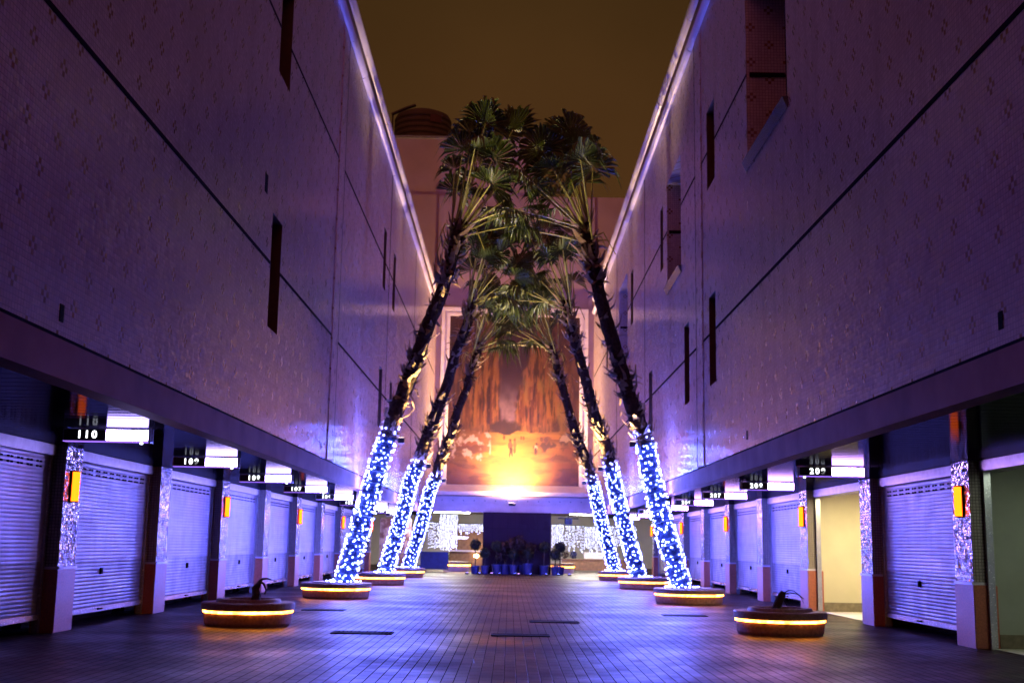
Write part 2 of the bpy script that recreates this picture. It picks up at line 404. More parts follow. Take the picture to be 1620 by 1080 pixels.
    # roller shutters or open shops between the pillars
    for k in range(len(PY)-1):
        ya, yb = PY[k]+PW+.002, PY[k+1]-.002
        bxm = MB(); bx(bxm, SHX-.1, SHX+.3, ya+.02, yb-.02, 2.70, CEIL-.004)
        hb = P(bxm, 'shutter_housing', M['housing']); bevel(hb, .015)
        for yy in (ya+.012, yb-.09): P(bx(MB(), SHX-.045, SHX+.06, yy, yy+.078, .0, 2.695), 'guide_rail', M['steel'], hb)
        if k in open_bays:
            lit = open_bays[k] == 'lit'; pm = M['cream'] if lit else M['greyplaster']; d = 8.75
            mb = MB()
            X1, X2 = s*(SHX+.07), s*d
            mb.face((X2,ya,0), (X2,yb,0), (X2,yb,2.9), (X2,ya,2.9)); mb.face((X1,yb+.0,0), (X2,yb,0), (X2,yb,2.9), (X1,yb,2.9)); mb.face((X1,ya,0), (X2,ya,0), (X2,ya,2.9), (X1,ya,2.9)); mb.face((X1,ya,2.86), (X1,yb,2.86), (X2,yb,2.86), (X2,ya,2.86))
            rm = P(mb, 'shop_room', pm)
            P(bx(bx(MB(), d-.02, d-.004, ya+.03, yb-.03, .01, .22), SHX+.12, d-.03, yb-.02, yb-.004, .01, .22), 'skirting', M['skirting'], rm)
            P(bx(MB(), SHX+.02, d-.03, ya+.01, yb-.03, .004, .008), 'shop_floor', M['cream2'], rm)
            P(bx(MB(), d-.025, d-.006, ya+1.9, ya+1.93, .24, 2.5), 'wall_joint', M['skirting'], rm) if not lit else None
            continue
        zb_ = .19 + RND.uniform(-.01, .015)
        mb = MB(); prof = []; z = zb_+.09; pitch = .062
        while z < 2.695:
            for u, dx in ((0, 0), (.2, .005), (.5, .0075), (.8, .005), (.97, 0)): prof.append((z+u*pitch, dx))
            z += pitch
        for i in range(len(prof)-1):
            (za, da), (zc, dc) = prof[i], prof[i+1]
            if zc > 2.695: break
            q = [(s*(SHX-da), ya+.06, za), (s*(SHX-da), yb-.06, za), (s*(SHX-dc), yb-.06, zc), (s*(SHX-dc), ya+.06, zc)]
            mb.face(*(q if s < 0 else reversed(q)))
        SHM = mb
        vh = SHM; vh.m = 1; n = 11
        for r_ in (2.585, 2.51):
            for i in range(n):
                for dd in (0, .13):
                    y = ya+.25+i*(yb-ya-.6)/(n-.4)+dd; bx(vh, SHX-.022, SHX-.0, y, y+.06, r_-.012, r_+.014)
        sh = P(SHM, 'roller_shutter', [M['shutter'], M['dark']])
        br = P(bx(MB(), SHX-.03, SHX+.03, ya+.06, yb-.06, zb_, zb_+.088), 'bottom_rail', M['steel'], sh); bevel(br, .01)
        ym = (ya+yb)/2+RND.uniform(-.3, .3); P(bx(MB(), SHX-.06, SHX-.031, ym-.11, ym+.11, zb_+.03, zb_+.06), 'pull_handle', M['joint'], sh); P(bx(MB(), SHX-.035, SHX-.004, ym-.05, ym+.05, .82, .93), 'lock_plate', M['joint'], sh)
        P(bx(MB(), SHX+.55, SHX+.62, ya, yb, 0, 2.69), 'shop_back', M['dark'])
    return R

winsL = [(19.5, 20.35, 4.95, 6.9, .45, 'slot'), (19.4, 20.4, 9.37, 11.15, .45, 'slot'), (36.3, 37.05, 9.28, 11.2, .4, 'slot'), (39.4, 40.2, 9.2, 11.15, .4, 'slot'),
         (36.25, 37.15, 4.94, 6.8, .4, 'slot'), (39.5, 40.3, 4.94, 6.8, .4, 'slot'), (53.0, 53.8, 9.3, 11.2, .4, 'slot'), (8.0, 8.9, 9.3, 11.2, .4, 'slot')]
winsR = [(18.0, 21.2, 8.33, 11.75, .8, 'bay'), (24.72, 25.72, 9.3, 11.1, .45, 'slot'), (24.82, 25.65, 4.9, 6.84, .45, 'slot'), (28.6, 29.4, 4.92, 6.88, .45, 'slot'),
         (33.45, 34.05, 9.35, 11.2, .4, 'slot'), (29.85, 32.6, 8.4, 11.55, .8, 'bay'), (44.0, 47.6, 8.4, 11.65, .8, 'bay'), (41.9, 42.7, 9.35, 11.3, .4, 'slot'),
         (36.2, 37.1, 4.94, 6.8, .4, 'slot'), (53.0, 53.8, 9.3, 11.2, .4, 'slot')]
BL = building(-1, winsL, [(18.75, 7.05, .22, .32), (10.55, 3.36, .1, .16), (25.6, 3.4, .1, .14)], {}, 'long mosaic tiled building with narrow slot windows and closed shutters, left of the passage')
BR = building(1, winsR, [(10.25, 3.38, .1, .16), (21.6, 3.4, .1, .16)], {1: 'dim', 3: 'lit'}, 'long mosaic tiled building with deep window bays and one lit shop, right of the passage')

# ------------------------------------------------------------------ lamps on the pillars
def ordinal(i): return ['nearest', 'second nearest', 'third', 'fourth', 'farthest'][i]
def wall_lamp(s, y, i):
    L = thing('wall_lamp', f'amber half-round wall lamp on the {ordinal(i)} lamp pillar of the {"left" if s < 0 else "right"} row', 'wall lamp', (s*PXF, y, 2.24), 'amber wall lamps on the pillars')
    mb = MB(); n = 14; r = .085
    for k in range(n):
        a, b = PI*k/n, PI*(k+1)/n
        p = lambda t_, z: (-s*(.045+r*math.sin(t_)), -r*math.cos(t_), z)
        mb.face(p(a,-.23), p(b,-.23), p(b,.23), p(a,.23))
    mb.build('diffuser', M['amber'], L, smooth=False)
    bk = MB(); xa, xb = sorted((-s*.012, -s*.045)); bk.box(xa, xb, -.105, .105, -.25, .25); bevel(bk.build('back_plate', M['black'], L), .006)
    cp = MB()
    for z in (-.25, .231):
        pts = [(-s*(.045+(r+.008)*math.sin(PI*k/n)), -(r+.008)*math.cos(PI*k/n)) for k in range(n+1)]
        cp.face(*[(x, y_, z) for x, y_ in pts]); cp.face(*[(x, y_, z+.019) for x, y_ in pts])
        for k in range(n): cp.face((*pts[k], z), (*pts[k+1], z), (*pts[k+1], z+.019), (*pts[k], z+.019))
    cp.build('end_cap', M['black'], L)
for s in (-1, 1):
    for i, k in enumerate((2, 4, 6, 8, 10)): wall_lamp(s, PY[k]+PW*.45, i)

# ------------------------------------------------------------------ hanging number signs
def text_mesh(body, size):
    cu = bpy.data.curves.new('digits', 'FONT'); cu.body = body; cu.size = size; cu.extrude = .002; cu.offset = size*.028; cu.space_character = 1.12
    cu.align_x = 'CENTER'; cu.align_y = 'CENTER'
    o = bpy.data.objects.new('digits', cu); COL.objects.link(o)
    dg = bpy.context.evaluated_depsgraph_get(); me = bpy.data.meshes.new_from_object(o.evaluated_get(dg))
    bpy.data.objects.remove(o); bpy.data.curves.remove(cu); return me
DIG = {}
for ch in '0123456789':
    DIG[ch] = text_mesh(ch, .135); DIG[ch].materials.clear(); DIG[ch].materials.append(M['sign_digit'])
def number_sign(s, y, num):
    side = 'left' if s < 0 else 'right'
    R = thing('shop_sign', f'hanging lit shop number sign reading {num} in the {side} arcade', 'sign', (s*5.43, y, 2.783), f'number signs hanging in the arcades')
    W = .565; z0, z1 = -.083, .078
    cs = MB(); cs.box(-W, W, -.05, .05, z0, z1); bevel(cs.build('case', M['sign_case'], R), .006)
    for d in (-1, 1):
        a, b = (-.5, 0.0) if d < 0 else (0, .5)
        xl = (-W+.012, -.005); xw = (.005, W-.012)
        if d > 0: xl, xw = (.005, W-.012), (-W+.012, -.005)
        y_ = d*.0515
        def rect(x0, x1, yy): mb = MB(); mb.face((x0, yy, z0+.012), (x1, yy, z0+.012), (x1, yy, z1-.012), (x0, yy, z1-.012)); return mb
        rect(*xl, y_).build('number_panel', M['black'], R); rect(*xw, y_).build('name_panel', M[('sign_lit' if s < 0 else 'sign_lit_pink') if d < 0 else 'sign_case'], R)
        if d > 0: continue
        for n_, ch in enumerate(str(num)):
            me = DIG[ch]
            o = link('digit', me, R, ((xl[0]+xl[1])/2+.03+(n_-1)*.098, d*.0535, -.002)); o.rotation_euler = (PI/2, 0, 0)
    ed = MB(); ed.box(-W+.004, W-.004, -.049, .049, z0-.009, z0-.001); ed.build('edge_strip', M['sign_edge'], R)
    e = W if s < 0 else -W; q = 1 if s < 0 else -1
    br = MB(); xa, xb = sorted((e+q*.004, e+q*.03))
    br.box(xa, xb, -.06, -.045, z0-.02, .085); br.box(xa, xb, .045, .06, z0-.02, .085); br.box(xa, xb, -.0449, .0449, z0-.02, z0-.004)
    br.build('hanging_bracket', M['steel'], R)
    rd = MB(); rd.box(-W+.03, -W+.045, -.008, .008, z1+.001, .086); rd.box(-.01, .01, -.008, .008, z1+.001, .086); rd.build('hanger_rod', M['steel'], R)
    nb = MB(); x = e-q*.1; nb.lathe(x, -.02, [(.012, z0-.002), (.022, z0-.012), (.022, z0-.028), (.012, z0-.035)], 12); nb.build('pilot_lamp', M['sign_digit'], R)
for k in range(9): number_sign(-1, 15.75+5.2*k, 110-k)
for k in range(8): number_sign(1, 20.7+5.17*k, 209-k)

# ------------------------------------------------------------------ planters
def planter(s, y, r, i, dead):
    side = 'left' if s < 0 else 'right'
    what = 'holding a withered stump' if dead else 'around a lit palm foot'
    R = thing('round_planter', f'low round planter {what}, {"nearest second third farthest".split()[i]} on the {side}', 'planter', (s*4.63, y, 0), 'round planters with light strips')
    bd = MB().lathe(0, 0, [(r*.90, 0), (r*.93, .05), (r*.945, .215)], 64); bd.build('planter_body', M['planter'], R, smooth=False)
    tp = MB().lathe(0, 0, [(r*.95, .262), (r, .27), (r, .375), (r-.02, .395), (r*.70, .395)], 64, caps=False)
    tp.face(*[(r*.95*math.cos(2*PI*k/64), r*.95*math.sin(2*PI*k/64), .262) for k in range(64)])
    if dead: tp.lathe(0, 0, [(r*.70, .395), (r*.68, .45), (r*.58, .45), (r*.57, .40)], 64, caps=False)
    else: tp.lathe(0, 0, [(r*.70, .395), (r*.69, .42), (r*.62, .42), (r*.61, .39)], 64, caps=False)
    tp.build('seat_slab', M['planter_top'], R)
    MB().lathe(0, 0, [(r*.95, .220), (r*.965, .227), (r*.965, .255), (r*.95, .261)], 64, caps=False).build('light_strip', M['led'], R)
    so = MB(); n = 40; so.face(*[(r*.615*math.cos(2*PI*k/n), r*.615*math.sin(2*PI*k/n), .402) for k in range(n)]); so.build('soil', M['soil'], R)
    return R
PLY = [21.3, 32.0, 42.55, 52.1]
for s in (-1, 1):
    for i, y in enumerate(PLY): planter(s, y, .80 if i == 0 else .93, i, i == 0)
def stump(s):
    lab = 'dark upright dead stump with a bent twig in the nearest left planter' if s < 0 else 'slanting dead stump with trailing twigs in the nearest right planter'
    R = thing('dead_stump', lab, 'stump', (s*4.63, 21.3, .405))
    if s < 0:
        MB().tube([(.12,0,0), (.13,0,.12), (.1,.02,.22), (.16,.02,.30), (.19,.03,.36)], [.085,.075,.065,.04,.03], 10, jit=.15).build('stem', M['stump'], R)
        MB().tube([(.17,.02,.33), (.22,.02,.38), (.30,.0,.39), (.38,-.02,.375)], [.025,.02,.014,.008], 6).build('twig', M['stump'], R)
        MB().tube([(.17,.02,.34), (.24,.03,.30), (.29,.02,.2), (.27,.02,.12)], [.024,.022,.018,.012], 6).build('twig', M['stump'], R)
    else:
        MB().tube([(-.08,0,0), (-.02,0,.13), (.05,.02,.26), (.08,.02,.31)], [.085,.07,.06,.05], 10, jit=.15).build('stem', M['stump'], R)
        for p in ([(.06,0,.28),(.16,.02,.34),(.26,.02,.33),(.36,0,.25),(.42,0,.12)], [(.08,0,.27),(.18,-.05,.3),(.3,-.08,.28),(.4,-.1,.2)], [(.03,0,.2),(.09,.05,.17),(.14,.08,.08)]):
            MB().tube(p, [.014,.011,.008,.006,.004][:len(p)], 5).build('twig', M['stump'], R)
stump(-1); stump(1)

# ------------------------------------------------------------------ leaning fan palms
def trunk_path(s, seed):
    rr = random.Random(seed); lean = rr.uniform(-.02, .02)
    base = [(4.43, .39), (4.27, 1.0), (3.94, 2.3), (3.60, 3.6), (3.43, 4.25), (3.12, 5.2), (2.80, 6.2), (2.48, 7.2), (2.18, 8.2), (1.93, 9.1), (1.74, 9.75), (1.60, 10.3)]
    return [Vector((s*(x+rr.uniform(-.06, .06)*(i > 1)+lean*max(0, z-2.5)), rr.uniform(-.10, .10)*(i > 1), z)) for i, (x, z) in enumerate(base)]
def along(path, z):
    for a, b in zip(path, path[1:]):
        if a.z <= z <= b.z:
            t_ = (z-a.z)/(b.z-a.z); return a.lerp(b, t_), (b-a).normalized()
    return path[-1].copy(), (path[-1]-path[-2]).normalized()
def trad(z): return .235 if z < .6 else (.235-.02*(z-.6)/3.7 if z < 4.3 else max(.16, .21-.009*(z-4.3)))
def fan(mb, hub, d, nrm, R_, rr, spread=2.1, droop=.35):
    """one costapalmate leaf: pleated blades split towards their tips"""
    d = d.normalized(); nrm = (nrm-d*nrm.dot(d)).normalized(); side = d.cross(nrm); n = 22
    drp = Vector((0, 0, -1))
    def pt(a, r, lift=0, dr=0): return hub + (d*math.cos(a)+side*math.sin(a))*r + nrm*lift + drp*dr
    for i in range(n):
        a0 = -spread+2*spread*i/n; a1 = a0+2*spread/n; am = (a0+a1)/2
        L = R_*(1-.22*abs(am)/spread)*rr.uniform(.86, 1.06); mid = L*rr.uniform(.62, .78); bend = droop*L*rr.uniform(.5, 1.5)
        cup = .22*R_*(abs(am)/spread)**2
        p0, p1 = pt(a0, mid, -cup*.6, bend*.22), pt(a1, mid, -cup*.6, bend*.22); pm = pt(am, mid*1.0, .045*R_-cup*.6, bend*.22)
        h0 = pt(am, .03*R_)
        mb.face(h0, p0, pm); mb.face(h0, pm, p1)
        q = pt(am+rr.uniform(-.03, .03), L*.86, .03*R_-cup, bend*.75); w_ = side*math.cos(am)*0
        tang = (-d*math.sin(am)+side*math.cos(am))*(mid*2*spread/n*.22)
        e = pt(am, L, -cup, bend*1.5)
        if rr.random() < .84:
            mb.face(p0, q-tang, pm); mb.face(pm, q+tang, p1); mb.face(pm, q-tang, q+tang); mb.face(q-tang, e, q+tang)
def palm(s, y, i, seed):
    rr = random.Random(seed); side = 'left' if s < 0 else 'right'; nm = ['nearest', 'middle', 'farthest'][i]
    path = trunk_path(s, seed)
    R = thing('palm_tree', f'tall fan palm leaning inward over the passage, {nm} of the {side} row', 'palm tree', (0, y, 0), 'leaning palms down the passage')
    # trunk: rings with uneven bark
    pts = []; rad = []; z = .40
    while z < 10.3:
        p, d = along(path, z); pts.append(p); rad.append(trad(z)*rr.uniform(.93, 1.08)); z += .12
    bt = MB().tube(pts, rad, 18, jit=.07)
    # old leaf bases standing off the trunk
    bt.m = 1
    for k in range(190):
        z = rr.choice([rr.uniform(4.3, 6.6), rr.uniform(4.3, 10.2), rr.uniform(8.4, 10.2)]); p, d = along(path, z)
        a = rr.uniform(0, 2*PI); x = d.cross(Vector((0,1,0))).normalized(); yv = d.cross(x)
        o_ = (x*math.cos(a)+yv*math.sin(a)); tg = d.cross(o_); r0 = trad(z)*.9; L = rr.uniform(.16, .42)*(1.25 if z > 8.4 else 1); w_ = rr.uniform(.05, .10)
        up = rr.uniform(.35, 1.1)*(1 if rr.random() < .75 else -.6)
        b0 = p+o_*r0; tip = b0+o_*L*.75+d*L*up+tg*rr.uniform(-.08, .08); md = b0+o_*L*.45+d*L*up*.35
        bt.face(b0-tg*w_, b0+tg*w_, md+tg*w_*.7, md-tg*w_*.7); bt.face(md-tg*w_*.7, md+tg*w_*.7, tip+tg*w_*.2, tip-tg*w_*.25)
        bt.face(b0-tg*w_-d*.03, md-tg*w_*.7-d*.025, md+tg*w_*.7-d*.025, b0+tg*w_-d*.03)
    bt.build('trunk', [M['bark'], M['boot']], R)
    # crown
    top, ax = path[-1], ((path[-1]-path[-3]).normalized()+Vector((-s*.16, 0, 0))).normalized()
    inw = Vector((-s, 0, 0)); st = MB(); cr = MB()
    nleaf = 24
    for k in range(nleaf):
        f_ = k/nleaf; az = k*2.399963+rr.uniform(-.25, .25)
        x = ax.cross(Vector((0,1,0))).normalized(); yv = ax.cross(x)
        rad_ = (x*math.cos(az)+yv*math.sin(az)); inward = rad_.dot(inw)
        ang = .06+.80*f_**.9+rr.uniform(-.08, .1)
        ang *= 1.0+.35*max(0, inward)-.6*max(0, -inward)
        dr = (ax*math.cos(ang)+rad_*math.sin(ang)).normalized()
        PL = rr.uniform(1.7, 2.95)*(1.08-.22*f_); b0 = top-ax*rr.uniform(.0, .75)*(.2+f_)+rad_*.14
        sag = Vector((0,0,-1))*PL*.10*math.sin(ang)
        p1 = b0+dr*PL*.5; p2 = b0+dr*PL+sag
        st.tube([b0, p1+sag*.3, p2], [.032, .022, .014], 5)
        fd = ((p2-p1).normalized()*.8+Vector((0,0,-1))*.30*math.sin(ang)+Vector((rr.uniform(-.15,.15), rr.uniform(-.2,.2), 0))).normalized()
        nrm = (ax*1.1-rad_*.2+Vector((rr.uniform(-.5,.5), rr.uniform(-.7,.2), rr.uniform(-.2,.4))))
        if abs(nrm.normalized().dot(fd)) > .9: nrm = Vector((0,-1,.2))
        fan(cr, p2, fd, nrm, rr.uniform(.72, 1.10), rr, spread=rr.uniform(1.5, 2.2), droop=.14+.35*f_)
    for k in range(5):      # withered leaves hanging under the crown
        az = rr.uniform(0, 2*PI); rad_ = Vector((math.cos(az), math.sin(az), 0)); b0 = top-ax*rr.uniform(.3, .9)+rad_*.2
        p1 = b0+rad_*.3+Vector((0,0,.05)); p2 = b0+rad_*.55-Vector((0,0,rr.uniform(.3,.7)))
        st.tube([b0, p1, p2], [.025, .018, .012], 5)
    st.build('leaf_stalks', M['stalk'], R); cr.build('crown', M['leaf'], R)
    # string of fairy lights wound round the lower trunk: its own thing
    S = thing('fairy_lights', f'blue-white fairy lights wound round the lower trunk of the {nm} {side} palm', 'string lights', (0, y, 0), 'fairy lights wound round the palm trunks')
    wp = []; bulbs = []; turns = 25; N_ = 920
    for k in range(N_):
        q = k/(N_-1); z = .43+q*3.76; p, d = along(path, z); a = q*turns*2*PI
        x = d.cross(Vector((0,1,0))).normalized(); yv = d.cross(x); o_ = x*math.cos(a)+yv*math.sin(a)
        w = p+o_*(trad(z)*1.09+.012); wp.append(w)
        if k % 2 == 0: bulbs.append(w+o_*rr.uniform(.012, .03)+d*rr.uniform(-.10, .10)+d.cross(o_)*rr.uniform(-.10, .10))
    bulbs = [b_ for b_ in bulbs if rr.random() > .07]
    for k in range(14):
        p, d = along(path, 4.2+rr.uniform(0, .32)); a = rr.uniform(0, 2*PI); bulbs.append(p+Vector((math.cos(a), math.sin(a), 0))*(trad(4.3)*1.12))
    for k in range(26): # slack loop lying at the foot
        a = rr.uniform(0, 2*PI); bulbs.append(Vector((path[0].x+math.cos(a)*rr.uniform(.28, .48), math.sin(a)*rr.uniform(.28, .48), .44)))
    MB().tube(wp, .007, 4).build('light_wire', M['wire'], S)
    me = BULB
    bulbs.sort(key=lambda v: v.y - .2*abs(v.x-4))
    for v in bulbs[:100]:
        o = link('bulb', me, S, v); q = rr.uniform(.75, 1.3); o.scale = (q, q, q)
    rest = MB()
    for v in bulbs[100:]:
        n = len(rest.v); rest.v += [tuple(Vector(q.co)*1.0+v) for q in me.vertices]
        for pl in me.polygons: rest.f.append(tuple(n+j for j in pl.vertices)); rest.mi.append(0)
    o = rest.build('bulb', M['bulb'], S); o['kind'] = 'stuff'
    # spotlight clamped to the trunk just above the lights, aimed up at the crown
    p, d = along(path, 4.28); q = Vector((p.x-s*.36, y-.14, 4.22))
    SP = thing('tree_spotlight', f'small black spotlight clamped to the {nm} {side} palm above its fairy lights', 'spotlight', tuple(q), 'spotlights clamped to the palm trunks')
    hb = MB(); hb.box(-.09, .09, -.07, .07, -.16, -.01); bevel(hb.build('lamp_body', M['black'], SP), .015)
    ln = MB(); ln.face((-.075,-.055,-.007), (.075,-.055,-.007), (.075,.055,-.007), (-.075,.055,-.007)); ln.build('lens', M['spot_glass'], SP)
    cl = MB(); cl.lathe(p.x-q.x, y-q.y, [(trad(4.3)*1.12, -.06), (trad(4.3)*1.14, -.05), (trad(4.3)*1.14, .0), (trad(4.3)*1.12, .01)], 28, caps=False); cl.tube([(0,0,-.1), (s*.16,.06,-.05)], .02, 6); cl.build('clamp', M['black'], SP)
    li = bpy.data.lights.new('tree_spot', 'SPOT'); li.energy = SPOT_E; li.color = (1, .72, .28); li.spot_size = math.radians(64); li.spot_blend = .6; li.shadow_soft_size = .06
    lo = bpy.data.objects.new('spot_beam', li); COL.objects.link(lo); lo.parent = SP; lo.location = (0, 0, .02)
    tgt = along(path, 8.2)[0]+Vector((-s*.18, y-.05, 0))-q; lo.rotation_euler = tgt.to_track_quat('-Z', 'Y').to_euler()

SPOT_E = 5000
bm = bmesh.new(); bmesh.ops.create_icosphere(bm, subdivisions=1, radius=.0175); BULB = bpy.data.meshes.new('bulb'); bm.to_mesh(BULB); bm.free(); BULB.materials.append(M['bulb'])
for i, y in enumerate(PLY[1:]):
    for s in (-1, 1): palm(s, y, i, 100+i*7+(3 if s > 0 else 0))

# ------------------------------------------------------------------ end building with the framed mural
EY = 62.0
EB = thing('end_building', 'tall plain rendered building closing the passage behind the mural', 'building', (0, EY, 0))
def E(mb, name, mat, par=None, **k):
    o = mb.build(name, mat, par or EB, **k)
    if par is None: o.matrix_parent_inverse = Matrix.Translation((0, -EY, 0))
    return o
E(MB().box(-16, 16, EY, EY+12, 3.86, 19.9), 'upper_wall', M['concrete'])
E(MB().box(-15.9, .9, EY+.02, EY+11.9, 19.9, 23.05), 'stair_tower', M['concrete'])
E(MB().box(-15.9, .9, EY-.03, EY+11.9, 23.05, 23.2), 'parapet', M['roof'])
l_ = MB(); l_.box(-WX+.0, WX, EY-.12, EY-.001, 3.06, 3.46); l_.box(-WX, WX, EY-.10, EY-.001, 3.47, 3.85); E(l_, 'lintel', M['lintel'])
st_ = MB()
for k in range(14):
    x = -3.6+k*.55
    st_.lathe(x, EY-.125, [(.0, 3.64), (.04, 3.64)], 4, caps=False)
    st_.box(x-.03, x+.03, EY-.13, EY-.121, 3.62, 3.68)
E(st_, 'lintel_bolt', M['steel'])
E(MB().box(-16, 16, EY+.0, EY+.4, 3.06, 3.859), 'beam', M['lintel'])
pi_ = MB(); pi_.box(-WX+.002, -WX+.3, EY-.06, EY-.001, 3.87, 19.8); pi_.box(WX-.3, WX-.002, EY-.06, EY-.001, 3.87, 19.8); E(pi_, 'corner_strip', M['concrete'])

MU = thing('framed_mural', 'huge framed painting of a gorge with walkers on a sunny path, on the end wall', 'mural', (0, EY, 9))
fr = MB()
mx0, mx1, mz0, mz1 = -3.42, 3.42, 4.46, 13.3
for k, (w0, w1, pr) in enumerate(((0, .16, .10), (.16, .26, .05), (.26, .44, .16))):
    a, b = mx0-w1, mx0-w0; y0 = EY-.002-pr
    fr.box(a, b-.001, y0, EY-.002, mz0-.3, mz1+w0); fr.box(mx1+w0+.001, mx1+w1, y0, EY-.002, mz0-.3, mz1+w0)
    fr.box(a, mx1+w1, y0-.001, EY-.002, mz1+w0+.001, mz1+w1)
o = fr.build('frame', M['frame'], MU); o.matrix_parent_inverse = Matrix.Translation((0, -EY, -9))
lg = MB(); z0, z1, z2 = 3.9, 4.1, mz0
for x0, x1 in ((-4.0, 4.0),):
    lg.face((x0, EY-.55, z0), (x1, EY-.55, z0), (x1, EY-.55, z1), (x0, EY-.55, z1)); lg.face((x0, EY-.55, z1), (x1, EY-.55, z1), (mx1+.1, EY-.03, z2), (mx0-.1, EY-.03, z2))
    lg.face((x0, EY-.55, z0), (x0, EY-.01, z0), (x1, EY-.01, z0), (x1, EY-.55, z0)); lg.face((x0,EY-.55,z0), (x0,EY-.55,z1), (mx0-.1,EY-.03,z2), (x0,EY-.01,z0)); lg.face((x1,EY-.55,z0), (x1,EY-.01,z0), (mx1+.1,EY-.03,z2), (x1,EY-.55,z1))
o = lg.build('ledge', M['frame'], MU); o.matrix_parent_inverse = Matrix.Translation((0, -EY, -9))
# the painting: colours computed per vertex of a fine grid
NU, NV = 170, 220
verts = []; cols = []
def fb(x, y, o=0, oc=5): return noise.fractal(Vector((x, y, o)), 1.0, 2.0, oc)
def lerp(a, b, t_): t_ = max(0, min(1, t_)); return tuple(p+(q-p)*t_ for p, q in zip(a, b))
def sm(a, b, x): t_ = max(0, min(1, (x-a)/(b-a))); return t_*t_*(3-2*t_)
def paint(u, v):
    # v 0 bottom .. 1 top ; ground up to about .31
    n1 = fb(u*5, v*5, 1); n2 = fb(u*16, v*16, 4); nv = fb(u*26, v*3.2, 7)
    hor = .305+.02*fb(u*6, 0, 2)+.05*abs(u-.46)**1.5
    if v < hor:
        c = lerp((.52, .23, .05), (.72, .42, .08), .5+.9*fb(u*3.5, v*14, 3))
        k = sm(.13, .40, abs(u-.52)+.12*n1+.25*max(0, .12-v)); c = lerp(c, (.22, .07, .035), k*.85)
        c = lerp(c, (.13, .05, .035), sm(.12, .42, fb(u*6, v*22, 9)+.15)*.75*sm(.08, .3, abs(u-.52)))
        c = lerp(c, (.30, .16, .06), sm(.15, .35, fb(u*4, v*30, 12))*.5)
        # pale rocks at left, scrub at right
        if u < .33: c = lerp(c, (.62, .52, .48), sm(.02, .16, n2*.7+.16-((u-.17)/.16)**2*.18-((v-.25)/.07)**2*.12))
        if u > .68: c = lerp(c, (.10, .05, .04), sm(.0, .3, n2+.35-abs(v-.235)*7-abs(u-.86)*1.2))
        if u > .80: c = lerp(c, (.6, .46, .36), sm(.28, .36, n2+.1-abs(v-.27)*4)*.7)
        return c
    gl = .375+.05*(1-v)+.02*n1+.012*n2; gr = .515+.36*max(0, v-.44)**1.15+.025*n1+.015*n2
    edge = min(u-gl, gr-u)
    cliff = lerp((.24, .07, .025), (.55, .24, .06), .45+1.1*nv+.35*n1)
    cliff = lerp(cliff, (.07, .022, .015), sm(.02, .30, fb(u*34, v*5, 14)+.08)*.9); cliff = lerp(cliff, (.62, .30, .09), sm(.10, .32, fb(u*48, v*11, 31))*.6)
    cliff = lerp(cliff, (.50, .34, .09), sm(.12, .4, fb(u*9, v*4, 21))*.55*sm(.5, .62, u))
    cliff = lerp(cliff, (.10, .03, .025), .6*sm(.24, .0, min(u, 1-u)))
    cliff = lerp(cliff, (.13, .05, .05), .55*sm(.55, .95, v))
    gorge = lerp((.075, .030, .04), (.11, .045, .055), .5+n1)
    gorge = lerp(gorge, (.52, .36, .44), sm(.66, .40, v)*.9*(.75+.5*n2))
    c = lerp(cliff, gorge, sm(-.012, .015, edge+.012*n2))
    # dark trees at the foot of the gorge
    d = ((u-.44)/.12)**2+((v-.335)/.05)**2
    c = lerp(c, (.07, .035, .03), sm(1.2, .5, d+.6*n2))
    if v < .42: c = lerp(c, (.12, .05, .035), sm(.42, .31, v)*.6*(.6+n2))
    return c
def blob(c, u, v, cu, cv, ru, rv, col):
    return lerp(c, col, sm(1.25, .8, ((u-cu)/ru)**2+((v-cv)/rv)**2))
WALK = [(.478, .232, .018, .022, (.20, .10, .06)), (.478, .262, .010, .010, (.10, .04, .03)), (.486, .203, .013, .020, (.06, .025, .03)), (.476, .178, .006, .018, (.07, .03, .03)), (.494, .180, .006, .016, (.07, .03, .03)),
        (.512, .235, .012, .026, (.30, .13, .05)), (.512, .266, .008, .009, (.10, .04, .03)), (.512, .20, .008, .016, (.2, .08, .03)),
        (.672, .222, .012, .015, (.62, .5, .4)), (.672, .200, .011, .022, (.08, .03, .035)), (.676, .243, .008, .008, (.06, .03, .03)), (.655, .225, .007, .008, (.2, .08, .05)),
        (.43, .278, .007, .014, (.10, .04, .03)), (.56, .277, .007, .012, (.12, .05, .03)), (.578, .276, .007, .012, (.10, .04, .03)), (.715, .27, .012, .014, (.16, .07, .05)), (.75, .268, .016, .014, (.14, .06, .06))]
for j in range(NV+1):
    for i in range(NU+1):
        u, v = i/NU, j/NV
        verts.append((mx0+(mx1-mx0)*u, EY-.02, mz0+(mz1-mz0)*v)); c = paint(u, v)
        if v < .32:
            for w in WALK: c = blob(c, u, v, *w)
        k_ = .26 if v < .3 else .21; cols += [max(.004, c[0]*k_), max(.003, c[1]*k_*.82), max(.002, c[2]*k_*.8), 1]
fs = [(j*(NU+1)+i, j*(NU+1)+i+1, (j+1)*(NU+1)+i+1, (j+1)*(NU+1)+i) for j in range(NV) for i in range(NU)]
me = bpy.data.meshes.new('painting'); me.from_pydata(verts, [], fs); at = me.color_attributes.new('paint', 'FLOAT_COLOR', 'POINT'); at.data.foreach_set('color', cols); me.materials.append(M['mural'])
o = link('painting', me, MU); o.matrix_parent_inverse = Matrix.Translation((0, -EY, -9))
